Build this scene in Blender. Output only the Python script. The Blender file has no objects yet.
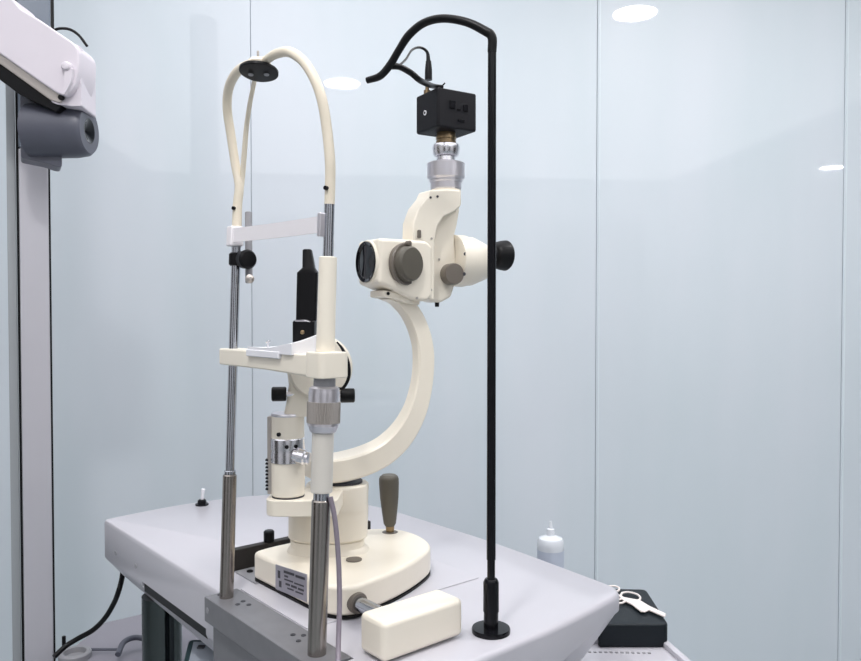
import bpy, bmesh, math
from mathutils import Vector as Vec, Matrix
PI = math.pi
S_ = bpy.context.scene
C = S_.collection

# ---------------------------------------------------------------- camera
FOC = 770.0; PITCH = math.atan(17.5/FOC); EYE = Vec((0, 0, 1.2)); ZT = 0.8
cam = bpy.data.objects.new('camera', bpy.data.cameras.new('camera')); C.objects.link(cam)
cam.location = EYE; cam.rotation_euler = (PI/2-PITCH, 0, 0)
cam.data.sensor_fit = 'HORIZONTAL'; cam.data.sensor_width = 36; cam.data.lens = 36*FOC/861
cam.data.clip_start = 0.02
S_.camera = cam
S_.view_settings.view_transform = 'Standard'; S_.view_settings.look = 'None'
S_.view_settings.exposure = 0.25; S_.view_settings.gamma = 1.0
S_.view_settings.use_curve_mapping = False
# ---------------------------------------------------------------- world and added fill lights
w = bpy.data.worlds.new('world'); S_.world = w; w.use_nodes = True
w.node_tree.nodes['Background'].inputs[0].default_value = (0.86, 0.93, 1.0, 1)
w.node_tree.nodes['Background'].inputs[1].default_value = 0.3
FILL_LIGHTS = [  # fill lights added under the ceiling: centre x, y, size x, size y, watts (the first is one broad soft fill)
    (0.4, -0.5, 5.6, 5.2, 84), (-0.4, 1.8, 1.2, 0.4, 6)]
CEIL = 2.6

# ---------------------------------------------------------------- materials
def mat(name, col, rough=0.5, metal=0.0, noise=0.0, scale=20, coat=0.0, spec=0.5, emit=None, trans=0.0, bump=0.0, bscale=200, aniso=None):
    m = bpy.data.materials.new(name); m.use_nodes = True
    nt = m.node_tree; b = nt.nodes['Principled BSDF']
    b.inputs['Base Color'].default_value = (*col, 1); b.inputs['Roughness'].default_value = rough
    b.inputs['Metallic'].default_value = metal; b.inputs['Specular IOR Level'].default_value = spec
    b.inputs['Coat Weight'].default_value = coat; b.inputs['Coat Roughness'].default_value = 0.02
    b.inputs['Transmission Weight'].default_value = trans
    if emit:
        b.inputs['Emission Color'].default_value = (*emit[0], 1); b.inputs['Emission Strength'].default_value = emit[1]
    tc = nt.nodes.new('ShaderNodeTexCoord')
    if noise > 0:
        n = nt.nodes.new('ShaderNodeTexNoise'); n.inputs['Scale'].default_value = scale; n.inputs['Detail'].default_value = 4
        mp = nt.nodes.new('ShaderNodeMapping')
        if aniso: mp.inputs['Scale'].default_value = aniso
        nt.links.new(tc.outputs['Object'], mp.inputs[0]); nt.links.new(mp.outputs[0], n.inputs['Vector'])
        r = nt.nodes.new('ShaderNodeValToRGB')
        r.color_ramp.elements[0].position = 0.3; r.color_ramp.elements[1].position = 0.7
        r.color_ramp.elements[0].color = (*[c*(1-noise) for c in col], 1)
        r.color_ramp.elements[1].color = (*[min(1, c*(1+noise)) for c in col], 1)
        nt.links.new(n.outputs['Fac'], r.inputs[0]); nt.links.new(r.outputs[0], b.inputs['Base Color'])
    if bump > 0:
        n2 = nt.nodes.new('ShaderNodeTexNoise'); n2.inputs['Scale'].default_value = bscale
        nt.links.new(tc.outputs['Object'], n2.inputs['Vector'])
        bp = nt.nodes.new('ShaderNodeBump'); bp.inputs['Strength'].default_value = bump; bp.inputs['Distance'].default_value = 0.001
        nt.links.new(n2.outputs['Fac'], bp.inputs['Height']); nt.links.new(bp.outputs[0], b.inputs['Normal'])
    return m
CREAM = mat('cream_enamel', (0.84, 0.78, 0.67), 0.32, noise=0.015, scale=6)
CREAMT = mat('cream_tube', (0.74, 0.67, 0.55), 0.35, noise=0.02, scale=8)
WHITE = mat('white_lacquer', (0.53, 0.52, 0.565), 0.28, noise=0.01, scale=5)
GREYPAINT = mat('grey_paint', (0.30, 0.30, 0.32), 0.5, noise=0.05, scale=30)
PLATEGREY = mat('plate_grey', (0.19, 0.19, 0.205), 0.42, 0.2, noise=0.06, scale=40)
ARMWHITE = mat('arm_white', (0.74, 0.69, 0.75), 0.35, noise=0.01)
DARKGREY = mat('dark_grey_casting', (0.095, 0.10, 0.13), 0.38, noise=0.05)
SMOKE = mat('smoke_grey_panel', (0.16, 0.19, 0.24), 0.3)
SILVER = mat('silver_column', (0.54, 0.53, 0.575), 0.42, 0.35, noise=0.03, scale=4)
STRIP = mat('aluminium_strip', (0.36, 0.38, 0.40), 0.45, 0.3)
STEEL = mat('brushed_steel', (0.34, 0.31, 0.285), 0.26, 1.0, noise=0.08, scale=30, aniso=(1, 1, 0.1))
ROD = mat('polished_rod', (0.52, 0.54, 0.58), 0.16, 1.0)
CHROME = mat('chrome', (0.78, 0.77, 0.80), 0.22, 1.0)
SATIN = mat('satin_knurl', (0.50, 0.46, 0.43), 0.42, 0.8, bump=0.4, bscale=500)
SATINL = mat('satin_light', (0.66, 0.64, 0.68), 0.3, 0.8)
BLACK = mat('black_plastic', (0.004, 0.004, 0.005), 0.38, spec=0.22)
BLACKG = mat('black_gloss', (0.006, 0.006, 0.008), 0.16, spec=0.22)
BLACKC = mat('camera_black', (0.008, 0.008, 0.011), 0.55, spec=0.22, bump=0.25, bscale=900)
LEATHER = mat('black_leather', (0.007, 0.011, 0.015), 0.42, spec=0.22, bump=0.3, bscale=500)
LENS = mat('lens_black', (0.002, 0.002, 0.004), 0.04, coat=0.3, spec=0.3)
TAUPE = mat('taupe_plastic', (0.145, 0.125, 0.105), 0.42, noise=0.04)
TAUPE2 = mat('olive_taupe', (0.10, 0.09, 0.072), 0.5, noise=0.05)
BRASS = mat('brass', (0.30, 0.22, 0.13), 0.3, 1.0)
CHINW = mat('chin_white', (0.80, 0.80, 0.84), 0.35)
BAND = mat('band_white', (0.84, 0.81, 0.84), 0.45)
LINER = mat('recess_liner', (0.022, 0.018, 0.016), 0.6)
LABEL = mat('label_silver', (0.34, 0.33, 0.38), 0.4, 0.3)
INK = mat('label_ink', (0.04, 0.04, 0.05), 0.5)
CORD = mat('lilac_grey_cord', (0.22, 0.19, 0.23), 0.4)
PALE = mat('pale_tube', (0.64, 0.61, 0.56), 0.3)
TEAL = mat('dark_teal', (0.03, 0.06, 0.065), 0.35)
PANEL = mat('grey_blue_panel', (0.42, 0.46, 0.52), 0.35)
BOTTLE = mat('milky_bottle', (0.82, 0.85, 0.90), 0.25, noise=0.02)
BOTLAB = mat('bottle_label', (0.58, 0.63, 0.74), 0.4)
CEILM = mat('ceiling_white', (0.78, 0.80, 0.82), 0.7)
FLOORM = mat('floor_vinyl', (0.36, 0.40, 0.42), 0.4, noise=0.08, scale=12)
WALLM = mat('side_wall_paint', (0.80, 0.79, 0.80), 0.6)
JOINT = mat('joint_gasket', (0.50, 0.55, 0.60), 0.5)  # grey backing that shows between the glass panels
GEDGE = mat('glass_edge', (0.72, 0.80, 0.84), 0.2)
# frosted, lightly streaked back-painted glass
def glass_mat():
    m = mat('frosted_glass_panel', (0.60, 0.71, 0.76), 0.45, coat=1.0)
    nt = m.node_tree; b = nt.nodes['Principled BSDF']
    tc = nt.nodes.new('ShaderNodeTexCoord'); mp = nt.nodes.new('ShaderNodeMapping'); mp.inputs['Scale'].default_value = (1.6, 1.6, 0.35)
    n = nt.nodes.new('ShaderNodeTexNoise'); n.inputs['Scale'].default_value = 2.2; n.inputs['Detail'].default_value = 3
    r = nt.nodes.new('ShaderNodeValToRGB')
    r.color_ramp.elements[0].position = 0.3; r.color_ramp.elements[0].color = (0.615, 0.69, 0.74, 1)
    r.color_ramp.elements[1].position = 0.7; r.color_ramp.elements[1].color = (0.68, 0.73, 0.79, 1)
    nt.links.new(tc.outputs['Object'], mp.inputs[0]); nt.links.new(mp.outputs[0], n.inputs['Vector'])
    nt.links.new(n.outputs['Fac'], r.inputs[0]); nt.links.new(r.outputs[0], b.inputs['Base Color'])
    return m
GLASS = glass_mat()

# ---------------------------------------------------------------- helpers
ORI = {}
def thing(name, label, cat, loc, group=None):
    o = bpy.data.objects.new(name, None); C.objects.link(o); o.location = loc; o.empty_display_size = 0.02
    o['label'] = label; o['category'] = cat
    if group: o['group'] = group
    ORI[o.name] = Vec(loc); return o
def link(name, bm, m, parent=None, label=None, sharp=35):
    me = bpy.data.meshes.new(name)
    org = ORI[parent.name] if parent else Vec((0, 0, 0))
    if parent is None:
        xs = [v.co for v in bm.verts]
        lo = Vec((min(v.x for v in xs), min(v.y for v in xs), min(v.z for v in xs))); hi = Vec((max(v.x for v in xs), max(v.y for v in xs), max(v.z for v in xs)))
        org = Vec(((lo.x+hi.x)/2, (lo.y+hi.y)/2, lo.z))
    for v in bm.verts: v.co -= org
    bmesh.ops.recalc_face_normals(bm, faces=bm.faces)
    for f in bm.faces: f.smooth = True
    bm.to_mesh(me); bm.free()
    me.set_sharp_from_angle(angle=math.radians(sharp))
    me.materials.append(m)
    o = bpy.data.objects.new(name, me); C.objects.link(o)
    wn = o.modifiers.new('even_normals', 'WEIGHTED_NORMAL'); wn.keep_sharp = True; wn.weight = 100
    if parent: o.parent = parent
    else: o.location = org
    ORI[o.name] = org
    if label: o['label'] = label
    return o
def tag(o, label, cat, group=None):
    o['label'] = label; o['category'] = cat
    if group: o['group'] = group
    return o
def NB(): return bmesh.new()
Z = Vec((0, 0, 1))
def perp(a):
    a = a.normalized(); r = Vec((1, 0, 0)) if abs(a.x) < 0.8 else Vec((0, 1, 0))
    e = a.cross(r).normalized(); return e, a.cross(e).normalized()
def prism(bm, pts, ext, bevel=0.0, seg=3):
    """pts: closed 3-D outline, extruded by the vector ext, edges bevelled"""
    t = bmesh.new()
    a = [t.verts.new(p) for p in pts]; b = [t.verts.new(Vec(p)+ext) for p in pts]
    n = len(pts); t.faces.new(a); t.faces.new(list(reversed(b)))
    for i in range(n): t.faces.new((a[i], b[i], b[(i+1) % n], a[(i+1) % n]))
    bmesh.ops.recalc_face_normals(t, faces=t.faces)
    if bevel > 0:
        es = [e for e in t.edges if len(e.link_faces) == 2 and e.calc_face_angle(0) > math.radians(28)]
        bmesh.ops.bevel(t, geom=es, offset=bevel, segments=seg, profile=0.5, affect='EDGES', clamp_overlap=True)
    merge(bm, t)
def merge(bm, t):
    me = bpy.data.meshes.new('tmp'); t.to_mesh(me); t.free(); bm.from_mesh(me); bpy.data.meshes.remove(me)
def box(bm, c, ax, ay, az, sx, sy, sz, bevel=0.0, seg=3):
    c = Vec(c); ax = ax.normalized(); ay = ay.normalized(); az = az.normalized()
    p = [c-az*sz/2+ax*(i*sx/2)+ay*(j*sy/2) for i, j in ((-1, -1), (1, -1), (1, 1), (-1, 1))]
    prism(bm, p, az*sz, bevel, seg)
def lathe(bm, o, ax, prof, n=40, cap=True):
    """prof: list of (height along ax, radius)"""
    o = Vec(o); ax = ax.normalized(); e, f = perp(ax)
    rings = []
    for h, r in prof:
        rings.append([bm.verts.new(o+ax*h+(e*math.cos(2*PI*k/n)+f*math.sin(2*PI*k/n))*max(r, 1e-4)) for k in range(n)])
    for a, b in zip(rings, rings[1:]):
        for k in range(n): bm.faces.new((a[k], a[(k+1) % n], b[(k+1) % n], b[k]))
    if cap: bm.faces.new(rings[0]); bm.faces.new(list(reversed(rings[-1])))
def cyl(bm, p0, p1, r, r2=None, ch=0.0008, n=32):
    p0, p1 = Vec(p0), Vec(p1); r2 = r if r2 is None else r2; L = (p1-p0).length; ch = min(ch, L/3, r/3)
    lathe(bm, p0, p1-p0, [(0, r-ch), (ch, r), (L-ch, r2), (L, r2-ch)], n)
def spline(pts, sub=10):
    P = [Vec(p) for p in pts]; P = [P[0]*2-P[1]]+P+[P[-1]*2-P[-2]]; out = []
    for i in range(1, len(P)-2):
        a, b, c, d = P[i-1:i+3]
        for k in range(sub):
            t = k/sub
            out.append(0.5*((2*b)+(c-a)*t+(2*a-5*b+4*c-d)*t*t+(3*b-a-3*c+d)*t**3))
    out.append(P[-2]); return out
def tube(bm, pts, r, sub=8, n=16, smooth=True):
    """r: number or list of radii per control point"""
    P = spline(pts, sub) if smooth else [Vec(p) for p in pts]
    if isinstance(r, (list, tuple)):
        R = []
        for i in range(len(P)):
            t = i/(len(P)-1)*(len(r)-1); k = min(int(t), len(r)-2); R.append(r[k]+(r[k+1]-r[k])*(t-k))
    else: R = [r]*len(P)
    tan = [(P[min(i+1, len(P)-1)]-P[max(i-1, 0)]).normalized() for i in range(len(P))]
    e, _ = perp(tan[0]); rings = []
    for p, t, rr in zip(P, tan, R):
        e = (e-t*e.dot(t)).normalized(); f = t.cross(e)
        rings.append([bm.verts.new(p+(e*math.cos(2*PI*k/n)+f*math.sin(2*PI*k/n))*rr) for k in range(n)])
    for a, b in zip(rings, rings[1:]):
        for k in range(n): bm.faces.new((a[k], a[(k+1) % n], b[(k+1) % n], b[k]))
    bm.faces.new(rings[0]); bm.faces.new(list(reversed(rings[-1])))
def rpoly(pts, rad, seg=6):
    """round the corners of a closed polygon (3-D points); rad number or per-point list"""
    n = len(pts); out = []
    for i in range(n):
        p = Vec(pts[i]); a = Vec(pts[i-1]); b = Vec(pts[(i+1) % n]); r = rad[i] if isinstance(rad, (list, tuple)) else rad
        if r <= 0: out.append(p); continue
        da, db = a-p, b-p; k = min(r, da.length*0.49, db.length*0.49)
        q0 = p+da.normalized()*k; q1 = p+db.normalized()*k
        for s in range(seg+1):
            t = s/seg; out.append(q0*(1-t)**2+p*2*t*(1-t)+q1*t*t)
    return out

# ---------------------------------------------------------------- measuring from the camera station
def ray(px, py):
    return Vec(((px-430.5)/FOC, math.cos(PITCH)-(py-330.5)/FOC*math.sin(PITCH), -math.sin(PITCH)-(py-330.5)/FOC*math.cos(PITCH)))
def onplane(px, py, P0, N):
    d = ray(px, py); return EYE+d*((Vec(P0)-EYE).dot(N)/d.dot(N))
def TZ(px, py, z=0.0): return onplane(px, py, Vec((0, 0, ZT+z)), Z)          # point at height z above the table top
def TY(px, py, y): return onplane(px, py, Vec((0, y, 0)), Vec((0, 1, 0)))     # point at a given distance
POST_L = TZ(228, 598); POST_R = TZ(318, 655)
U = (POST_R-POST_L).normalized(); V = Vec((-U.y, U.x, 0)); SPAN = (POST_R-POST_L).length
def uv(u, v, z=0.0): return POST_L+U*u+V*v+Z*z
LEAN = (Z+V*0.0367).normalized()
HN = U.cross(LEAN).normalized()
def HR(px, py, dv=0.0): return onplane(px, py, POST_L+V*dv, HN)               # in the plane of the head rest
A0 = uv(0.067, 0.136)                                                        # rotation axis of the slit lamp
Wd = Vec((0.85, 0.527, 0)).normalized(); Sd = Vec((Wd.y, -Wd.x, 0))
def MP(px, py, s=0.0): return onplane(px, py, A0+Sd*s, Sd)                    # in a plane parallel to the microscope

# ================================================================= ROOM
KW = 0.05; P0 = Vec((0, 2.45, 0)); WN = Vec((KW, -1, 0)).normalized(); WD = Vec((1, KW, 0)).normalized()
def wallpt(px): 
    t = (px-430.5)/FOC; x = P0.y*t/(1-KW*t); return Vec((x, P0.y+KW*x, 0))
s1, s2, s3 = [(wallpt(p)-P0).dot(WD) for p in (252, 596, 842)]
edges = [s1-1.09*2, s1-1.09, s1, s2, s3, s3+0.9, s3+1.8, s3+2.7, s3+3.6]
bm = NB()
for a, b in zip(edges, edges[1:]):
    c = P0+WD*((a+b)/2)-WN*0.006+Z*CEIL/2
    box(bm, c, WD, WN, Z, b-a-0.0022, 0.012, CEIL-0.002, 0.0015, 2)
o = link('wall_back', bm, GLASS); o['kind'] = 'structure'
bm = NB(); box(bm, P0+WD*((edges[0]+edges[-1])/2)-WN*0.0215+Z*CEIL/2, WD, WN, Z, edges[-1]-edges[0], 0.034, CEIL)
o = link('trim_1', bm, JOINT); o['kind'] = 'structure'
for i, k in enumerate((3, 4)):
    bm = NB(); box(bm, P0+WD*(edges[k]+0.0085)+WN*0.001+Z*CEIL/2, WD, WN, Z, 0.004, 0.002, CEIL-0.004)
    o = link('trim_%d' % (i+2), bm, GEDGE); o['kind'] = 'structure'
e0 = P0+WD*edges[0]; e1 = P0+WD*edges[-1]
YB = -3.2
def slab(name, pts, h, m):
    bm = NB(); prism(bm, [Vec(p) for p in pts], Z*h); o = link(name, bm, m); o['kind'] = 'structure'; return o
q0 = e0-WN*0.1; q1 = e1-WN*0.1
foot = [(q0.x, YB, 0), (q1.x, YB, 0), (q1.x, q1.y, 0), (q0.x, q0.y, 0)]
slab('floor', [(x, y, -0.1) for x, y, z in foot], 0.1, FLOORM)
slab('ceiling', [(x, y, CEIL) for x, y, z in foot], 0.1, CEILM)
slab('wall_left', [(q0.x-0.1, YB, 0), (q0.x, YB, 0), (q0.x, q0.y, 0), (q0.x-0.1, q0.y, 0)], CEIL, WALLM)
slab('wall_right', [(q1.x, YB, 0), (q1.x+0.1, YB, 0), (q1.x+0.1, q1.y, 0), (q1.x, q1.y, 0)], CEIL, WALLM)
slab('wall_front', [(q0.x, YB-0.1, 0), (q1.x, YB-0.1, 0), (q1.x, YB, 0), (q0.x, YB, 0)], CEIL, WALLM)

CONTRASTM = mat('dark_contrast_brown', (0.035, 0.026, 0.02), 0.4, noise=0.2, scale=3, aniso=(6, 6, 0.5))  # dark brown for the added panels the metal reflects
def contrast_panel(name, x0, x1, y0, y1):  # unseen dark panel, added to give the steel dark stripes to reflect
    o = slab(name, [(x0, y0, 0.001), (x1, y0, 0.001), (x1, y1, 0.001), (x0, y1, 0.001)], 2.2, CONTRASTM)
contrast_panel('contrast_panel_1', -1.9, -0.5, YB, YB+0.04)
contrast_panel('contrast_panel_2', 1.6, 2.9, YB, YB+0.04)
contrast_panel('contrast_panel_3', q0.x, q0.x+0.04, -0.6, 0.9)
contrast_panel('contrast_panel_4', q1.x-0.04, q1.x, -1.2, 1.2)
# area fill lights, added out of view for broad soft light
for i, (x, y, sx, sy, wt) in enumerate(FILL_LIGHTS):
    L = bpy.data.lights.new('fill_light', 'AREA'); L.shape = 'RECTANGLE'; L.size = sx*0.94; L.size_y = sy*0.92; L.energy = wt
    L.color = (1.0, 0.985, 1.0)
    o = bpy.data.objects.new('fill_light', L); C.objects.link(o); o.location = (x, y, CEIL-0.018)
# round downlights, seen as bright spots mirrored in the glass wall
DOWN = mat('downlight_diffuser', (1, 1, 1), 0.5, emit=((1.0, 0.98, 0.96), 110))
RIM = mat('downlight_rim', (0.8, 0.8, 0.8), 0.4)
WHERE = ['mirrored at the top right of the frosted glass wall', 'mirrored in the glass between the cream hoop and the camera', 'mirrored small beside the right-hand joint of the glass wall']
for (px, py, dia), wh in zip(((635, 14, 0.20), (342, 84, 0.215), (832, 168, 0.20)), WHERE):
    vp = onplane(px, py, Vec((0, 0, CEIL-0.012)), Z)
    rp = vp-WN*2*((vp-P0).dot(WN))
    t = thing('ceiling_light', 'round white recessed ceiling light, '+wh, 'ceiling light', (rp.x, rp.y, CEIL-0.012))
    bm = NB(); c = Vec((rp.x, rp.y, CEIL-0.012))
    lathe(bm, c, Z, [(0.0, dia/2), (0.0, dia/2+0.014), (0.004, dia/2+0.016), (0.012, dia/2+0.016), (0.012, dia/2)], 48, cap=False)
    link('trim_ring', bm, RIM, t)
    bm = NB(); lathe(bm, c+Z*0.004, Z, [(0, dia/2-0.001), (0.006, dia/2-0.001)], 48); link('diffuser', bm, DOWN, t)

# ================================================================= INSTRUMENT TABLE
tb = thing('instrument_table', 'white lacquered instrument table carrying the slit lamp and head rest', 'table', tuple(uv(-0.1, 0.22, -ZT)))
outl = [(-0.546, 0), (0.366, 0), (0.363, 0.30), (0.342, 0.452), (0.06, 0.478), (-0.28, 0.474), (-0.43, 0.425), (-0.535, 0.34), (-0.568, 0.17)]
rr = [0.012, 0.03, 0.15, 0.03, 0.1, 0.1, 0.1, 0.08, 0.12]
top = rpoly([uv(a, b) for a, b in outl], rr, 6)
def loc2(p): d = p-POST_L; return d.dot(U), d.dot(V)
F0 = lambda px, py: onplane(px, py, uv(0, 0), V)
sl0 = F0(142, 588); sl1 = F0(206, 633)
slz = ((sl0+sl1)/2).z; ulo = loc2(sl0)[0]; uhi = loc2(sl1)[0]
ZBOT = slz-ZT-0.0265

bm = NB(); rings = []
def ring(f): rings.append([bm.verts.new(f(p)) for p in top])
cen = uv(-0.1, 0.2)
def ins(p, k):
    u_, v_ = loc2(p); q = Vec(p)
    d = (cen-p); d.z = 0; return q+d.normalized()*k
def zm(p):
    u_, v_ = loc2(p)
    if u_ > 0.1: return -(0.078-0.052*min(1, max(0, (v_-0.12)/0.30)))
    return -0.072
ring(lambda p: ins(p, 0.008)); ring(lambda p: ins(p, 0.0025)-Z*0.002); ring(lambda p: Vec(p)-Z*0.008)
ring(lambda p: Vec(p)+Z*zm(p)); ring(lambda p: ins(p, 0.004)+Z*(zm(p)-0.004))
ring(lambda p: ins(p, 0.05 if loc2(p)[1] > 0.02 or loc2(p)[0] < -0.5 else 0.0)+Z*ZBOT)
for a, b in zip(rings, rings[1:]):
    for k in range(len(top)): bm.faces.new((a[k], a[(k+1) % len(top)], b[(k+1) % len(top)], b[k]))
bm.faces.new(rings[0]); bm.faces.new(list(reversed(rings[-1])))
tt = link('tabletop', bm, WHITE, tb, sharp=50)
# recesses cut into the slab: rail well, and the slot in its front face
def cut(target, fn):
    b2 = NB(); fn(b2); me = bpy.data.meshes.new('cutter')
    for v in b2.verts: v.co -= ORI[target.name]
    bmesh.ops.recalc_face_normals(b2, faces=b2.faces); b2.to_mesh(me); b2.free()
    co = bpy.data.objects.new('cutter', me); C.objects.link(co); co.location = ORI[target.name]
    md = target.modifiers.new('cut', 'BOOLEAN'); md.operation = 'DIFFERENCE'; md.solver = 'EXACT'; md.object = co
    bpy.context.view_layer.update()
    dg = bpy.context.evaluated_depsgraph_get(); nm = bpy.data.meshes.new_from_object(target.evaluated_get(dg))
    target.modifiers.clear(); old = target.data; target.data = nm
    bpy.data.objects.remove(co); bpy.data.meshes.remove(old)
cut(tt, lambda b: box(b, uv(SPAN/2+0.005, -0.01, -0.06), U, V, Z, SPAN+0.060, 0.074, 0.20))
cut(tt, lambda b: box(b, uv((ulo+uhi)/2, 0, slz-ZT), U, V, Z, uhi-ulo, 0.05, 0.018))
bm = NB(); box(bm, uv(-0.101, 0.185, 0.017), U, V, Z, 0.014, 0.26, 0.034, 0.0015, 2); link('rail_bar', bm, LINER, tb, 'dark raised guide rail behind the slit lamp base')
bm = NB(); prism(bm, [uv(-0.093, 0.055), uv(-0.021, 0.055), uv(-0.021, 0.31), uv(-0.093, 0.31)], Z*0.0022, 0.0006, 1); link('rail_plate', bm, GREYPAINT, tb, 'grey metal plate at the foot of the rail')
bm = NB()
box(bm, uv(ulo*0.5+uhi*0.5, 0.008, slz-ZT), U, V, Z, uhi-ulo-0.001, 0.008, 0.0175); link('slot_shade', bm, BLACK, tb)  # black fill near the mouth stands in for shade inside the slot
for (px, py) in ((116, 553), (136, 566)):
    p = F0(px, py); bm = NB(); lathe(bm, p+V*0.002, -V, [(0, 0.004), (0.0035, 0.004), (0.0035, 0.0025), (0.002, 0.001)], 16); link('screw', bm, GREYPAINT, tb)
# underframe and pillar
bm = NB(); box(bm, uv(-0.16, 0.13, ZBOT-0.009), U, V, Z, 0.62, 0.16, 0.02, 0.003); link('underframe', bm, DARKGREY, tb)
pc = TY(162, 620, 1.36); bm = NB(); pb = Vec((pc.x, pc.y, 0))
lathe(bm, pb, Z, [(0, 0.15), (0.02, 0.15), (0.03, 0.05), (0.03, 0.034), (ZT+ZBOT+0.001, 0.034)], 40)
link('pillar', bm, mat('dark_chrome', (0.07, 0.08, 0.08), 0.12, 1.0), tb, 'polished metal pillar under the table')
p2 = uv(0.1, 0.16, -ZT); bm = NB(); lathe(bm, p2, Z, [(0, 0.17), (0.02, 0.17), (0.035, 0.06), (ZT-0.138, 0.05)], 40); link('pillar', bm, DARKGREY, tb)
# glide plate under the base
bm = NB(); prism(bm, rpoly([uv(-0.02, 0.028), uv(0.167, 0.028), uv(0.170, 0.326), uv(-0.02, 0.326)], 0.004), Z*0.0018, 0.0006, 1)
link('glide_plate', bm, WHITE, tb, 'thin smooth white plate the slit lamp base slides on')
# second thin seam outlining the plate on the doctor's side
p = TZ(269, 545)
bm = NB(); kq = onplane(269, 544, uv(-0.101, 0, 0), U); kq.z = ZT+0.033; cyl(bm, kq, kq+Z*0.019, 0.0085, ch=0.002); link('stop_knob', bm, BLACK, tb, 'black knob standing on the rail')
for (a, b_) in ((-0.075, 0.072), (-0.045, 0.14), (-0.06, 0.25)):
    bm = NB(); lathe(bm, uv(a, b_, 0.0018), Z, [(0, 0.005), (0.002, 0.005), (0.003, 0.003)], 16); link('screw', bm, BLACK, tb)
# toggle switch near the far corner
p = TZ(202, 505)
sw = thing('toggle_switch', 'small black collared toggle switch with white lever on the far table edge', 'switch', tuple(p))
bm = NB(); lathe(bm, p, Z, [(0, 0.0135), (0.003, 0.0135), (0.004, 0.0095), (0.010, 0.0085), (0.012, 0.006)], 28); link('collar', bm, BLACKG, sw)
bm = NB(); cyl(bm, p+Z*0.010, p+Z*0.034+Vec((0.003, 0, 0)), 0.0028, 0.004, ch=0.001, n=16); link('lever', bm, CHINW, sw)

# ================================================================= HEAD REST
hr = thing('head_rest', 'head rest of two steel posts with cream hoop, forehead band and chin rest', 'head rest', tuple(uv(SPAN/2, 0)))
def pl(k): return POST_L-V*0.0024+LEAN*k
def pr(k): return POST_R-V*0.0016+LEAN*k
def kL(py): return (HR(230, py)-POST_L).dot(LEAN) if False else zof(228, py, POST_L)
def zof(px, py, base):
    # length along the leaning post at which it shows at image height py
    lo, hi = -0.2, 1.2
    for _ in range(40):
        m = (lo+hi)/2; q = base+LEAN*m-EYE
        cy = 330.5-FOC*(q.z*math.cos(PITCH)+q.y*math.sin(PITCH))/(q.y*math.cos(PITCH)-q.z*math.sin(PITCH))
        if cy > py: lo = m
        else: hi = m
    return (lo+hi)/2
def zl(py): return zof(0, py, POST_L)
def zr(py): return zof(0, py, POST_R)
bm = NB(); box(bm, uv(SPAN/2+0.005, 0.0, -0.0155), U, V, Z, SPAN+0.056, 0.05, 0.035, 0.0015, 2)
mp_ = link('mounting_plate', bm, PLATEGREY, hr, 'grey metal mounting plate clamped on the table edge')
bm = NB(); box(bm, uv(SPAN/2+0.010, -0.002, -0.063), U, V, Z, SPAN+0.045, 0.030, 0.060, 0.0015, 2); link('clamp_bar', bm, PLATEGREY, hr)
for du, dv in ((-0.018, 0.008), (-0.014, -0.006), (0.03, 0.008), (0.036, -0.003), (0.047, 0.008), (0.172, 0.004), (0.182, 0.013), (0.192, 0.0)):
    bm = NB(); lathe(bm, uv(du, dv, 0.0015), Z, [(0, 0.0033), (0.0012, 0.0033), (0.0012, 0.002), (0.0006, 0.001)], 14); link('bolt', bm, INK, mp_)
bm = NB(); lathe(bm, uv(-0.012, -0.0248, -0.015), -V, [(0, 0.004), (0.001, 0.004), (0.001, 0.002)], 14); link('bolt', bm, GREYPAINT, mp_)
# left post
bm = NB(); cyl(bm, pl(-0.002), pl(zl(474)), 0.0096, ch=0.0015); s_ = link('post_sleeve', bm, STEEL, hr)
bm = NB(); cyl(bm, pl(zl(474)), pl(zl(222)), 0.0064); link('post', bm, ROD, hr)
bm = NB(); cyl(bm, pl(zl(474)), pl(zl(470)), 0.0082); link('post_sleeve', bm, ROD, hr)
# right post
bm = NB(); cyl(bm, pr(-0.002), pr(zr(499)), 0.0110, ch=0.002); link('post_sleeve', bm, STEEL, hr)
bm = NB(); cyl(bm, pr(zr(500)), pr(zr(488)), 0.0092); link('post_sleeve', bm, ROD, hr)
bm = NB(); cyl(bm, pr(zr(492)), pr(zr(428)), 0.0128, ch=0.001); link('post_sleeve', bm, PALE, hr, 'pale cream tube below the knurled height collar')
bm = NB(); k0 = zr(433)
kk = lambda py: zr(py)-k0
lathe(bm, pr(k0), LEAN, [(0, 0.0125), (0.002, 0.0155), (kk(426), 0.0175), (kk(425), 0.0185), (kk(423), 0.0185), (kk(422), 0.0178)], 48); link('height_collar', bm, SATINL, hr)
bm = NB(); n = 60; z0, z1 = zr(422.5), zr(401.5)
e, f = perp(LEAN); rg = []
for zz in (z0, z1):
    rg.append([bm.verts.new(pr(zz)+(e*math.cos(2*PI*k/120)+f*math.sin(2*PI*k/120))*(0.0196 if k % 2 else 0.0189)) for k in range(120)])
for k in range(120): bm.faces.new((rg[0][k], rg[0][(k+1) % 120], rg[1][(k+1) % 120], rg[1][k]))
bm.faces.new(rg[0]); bm.faces.new(list(reversed(rg[1]))); link('height_knob', bm, SATIN, hr, 'grey knurled ring that raises the chin rest', sharp=20)
bm = NB(); k0 = zr(402)
lathe(bm, pr(k0), LEAN, [(0, 0.018), (kk(400), 0.0182), (kk(392), 0.0182), (kk(391), 0.0176), (kk(388), 0.0176), (kk(386), 0.0150)], 48); link('height_collar', bm, SATINL, hr)
bm = NB(); cyl(bm, pr(zr(388)), pr(zr(376)), 0.0128); link('post_sleeve', bm, GREYPAINT, hr)
bm = NB(); cyl(bm, pr(zr(380)), pr(zr(257)), 0.0112, 0.0105, ch=0.001); link('post_sleeve', bm, CREAM, hr, 'cream sleeve above the chin rest')
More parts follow.
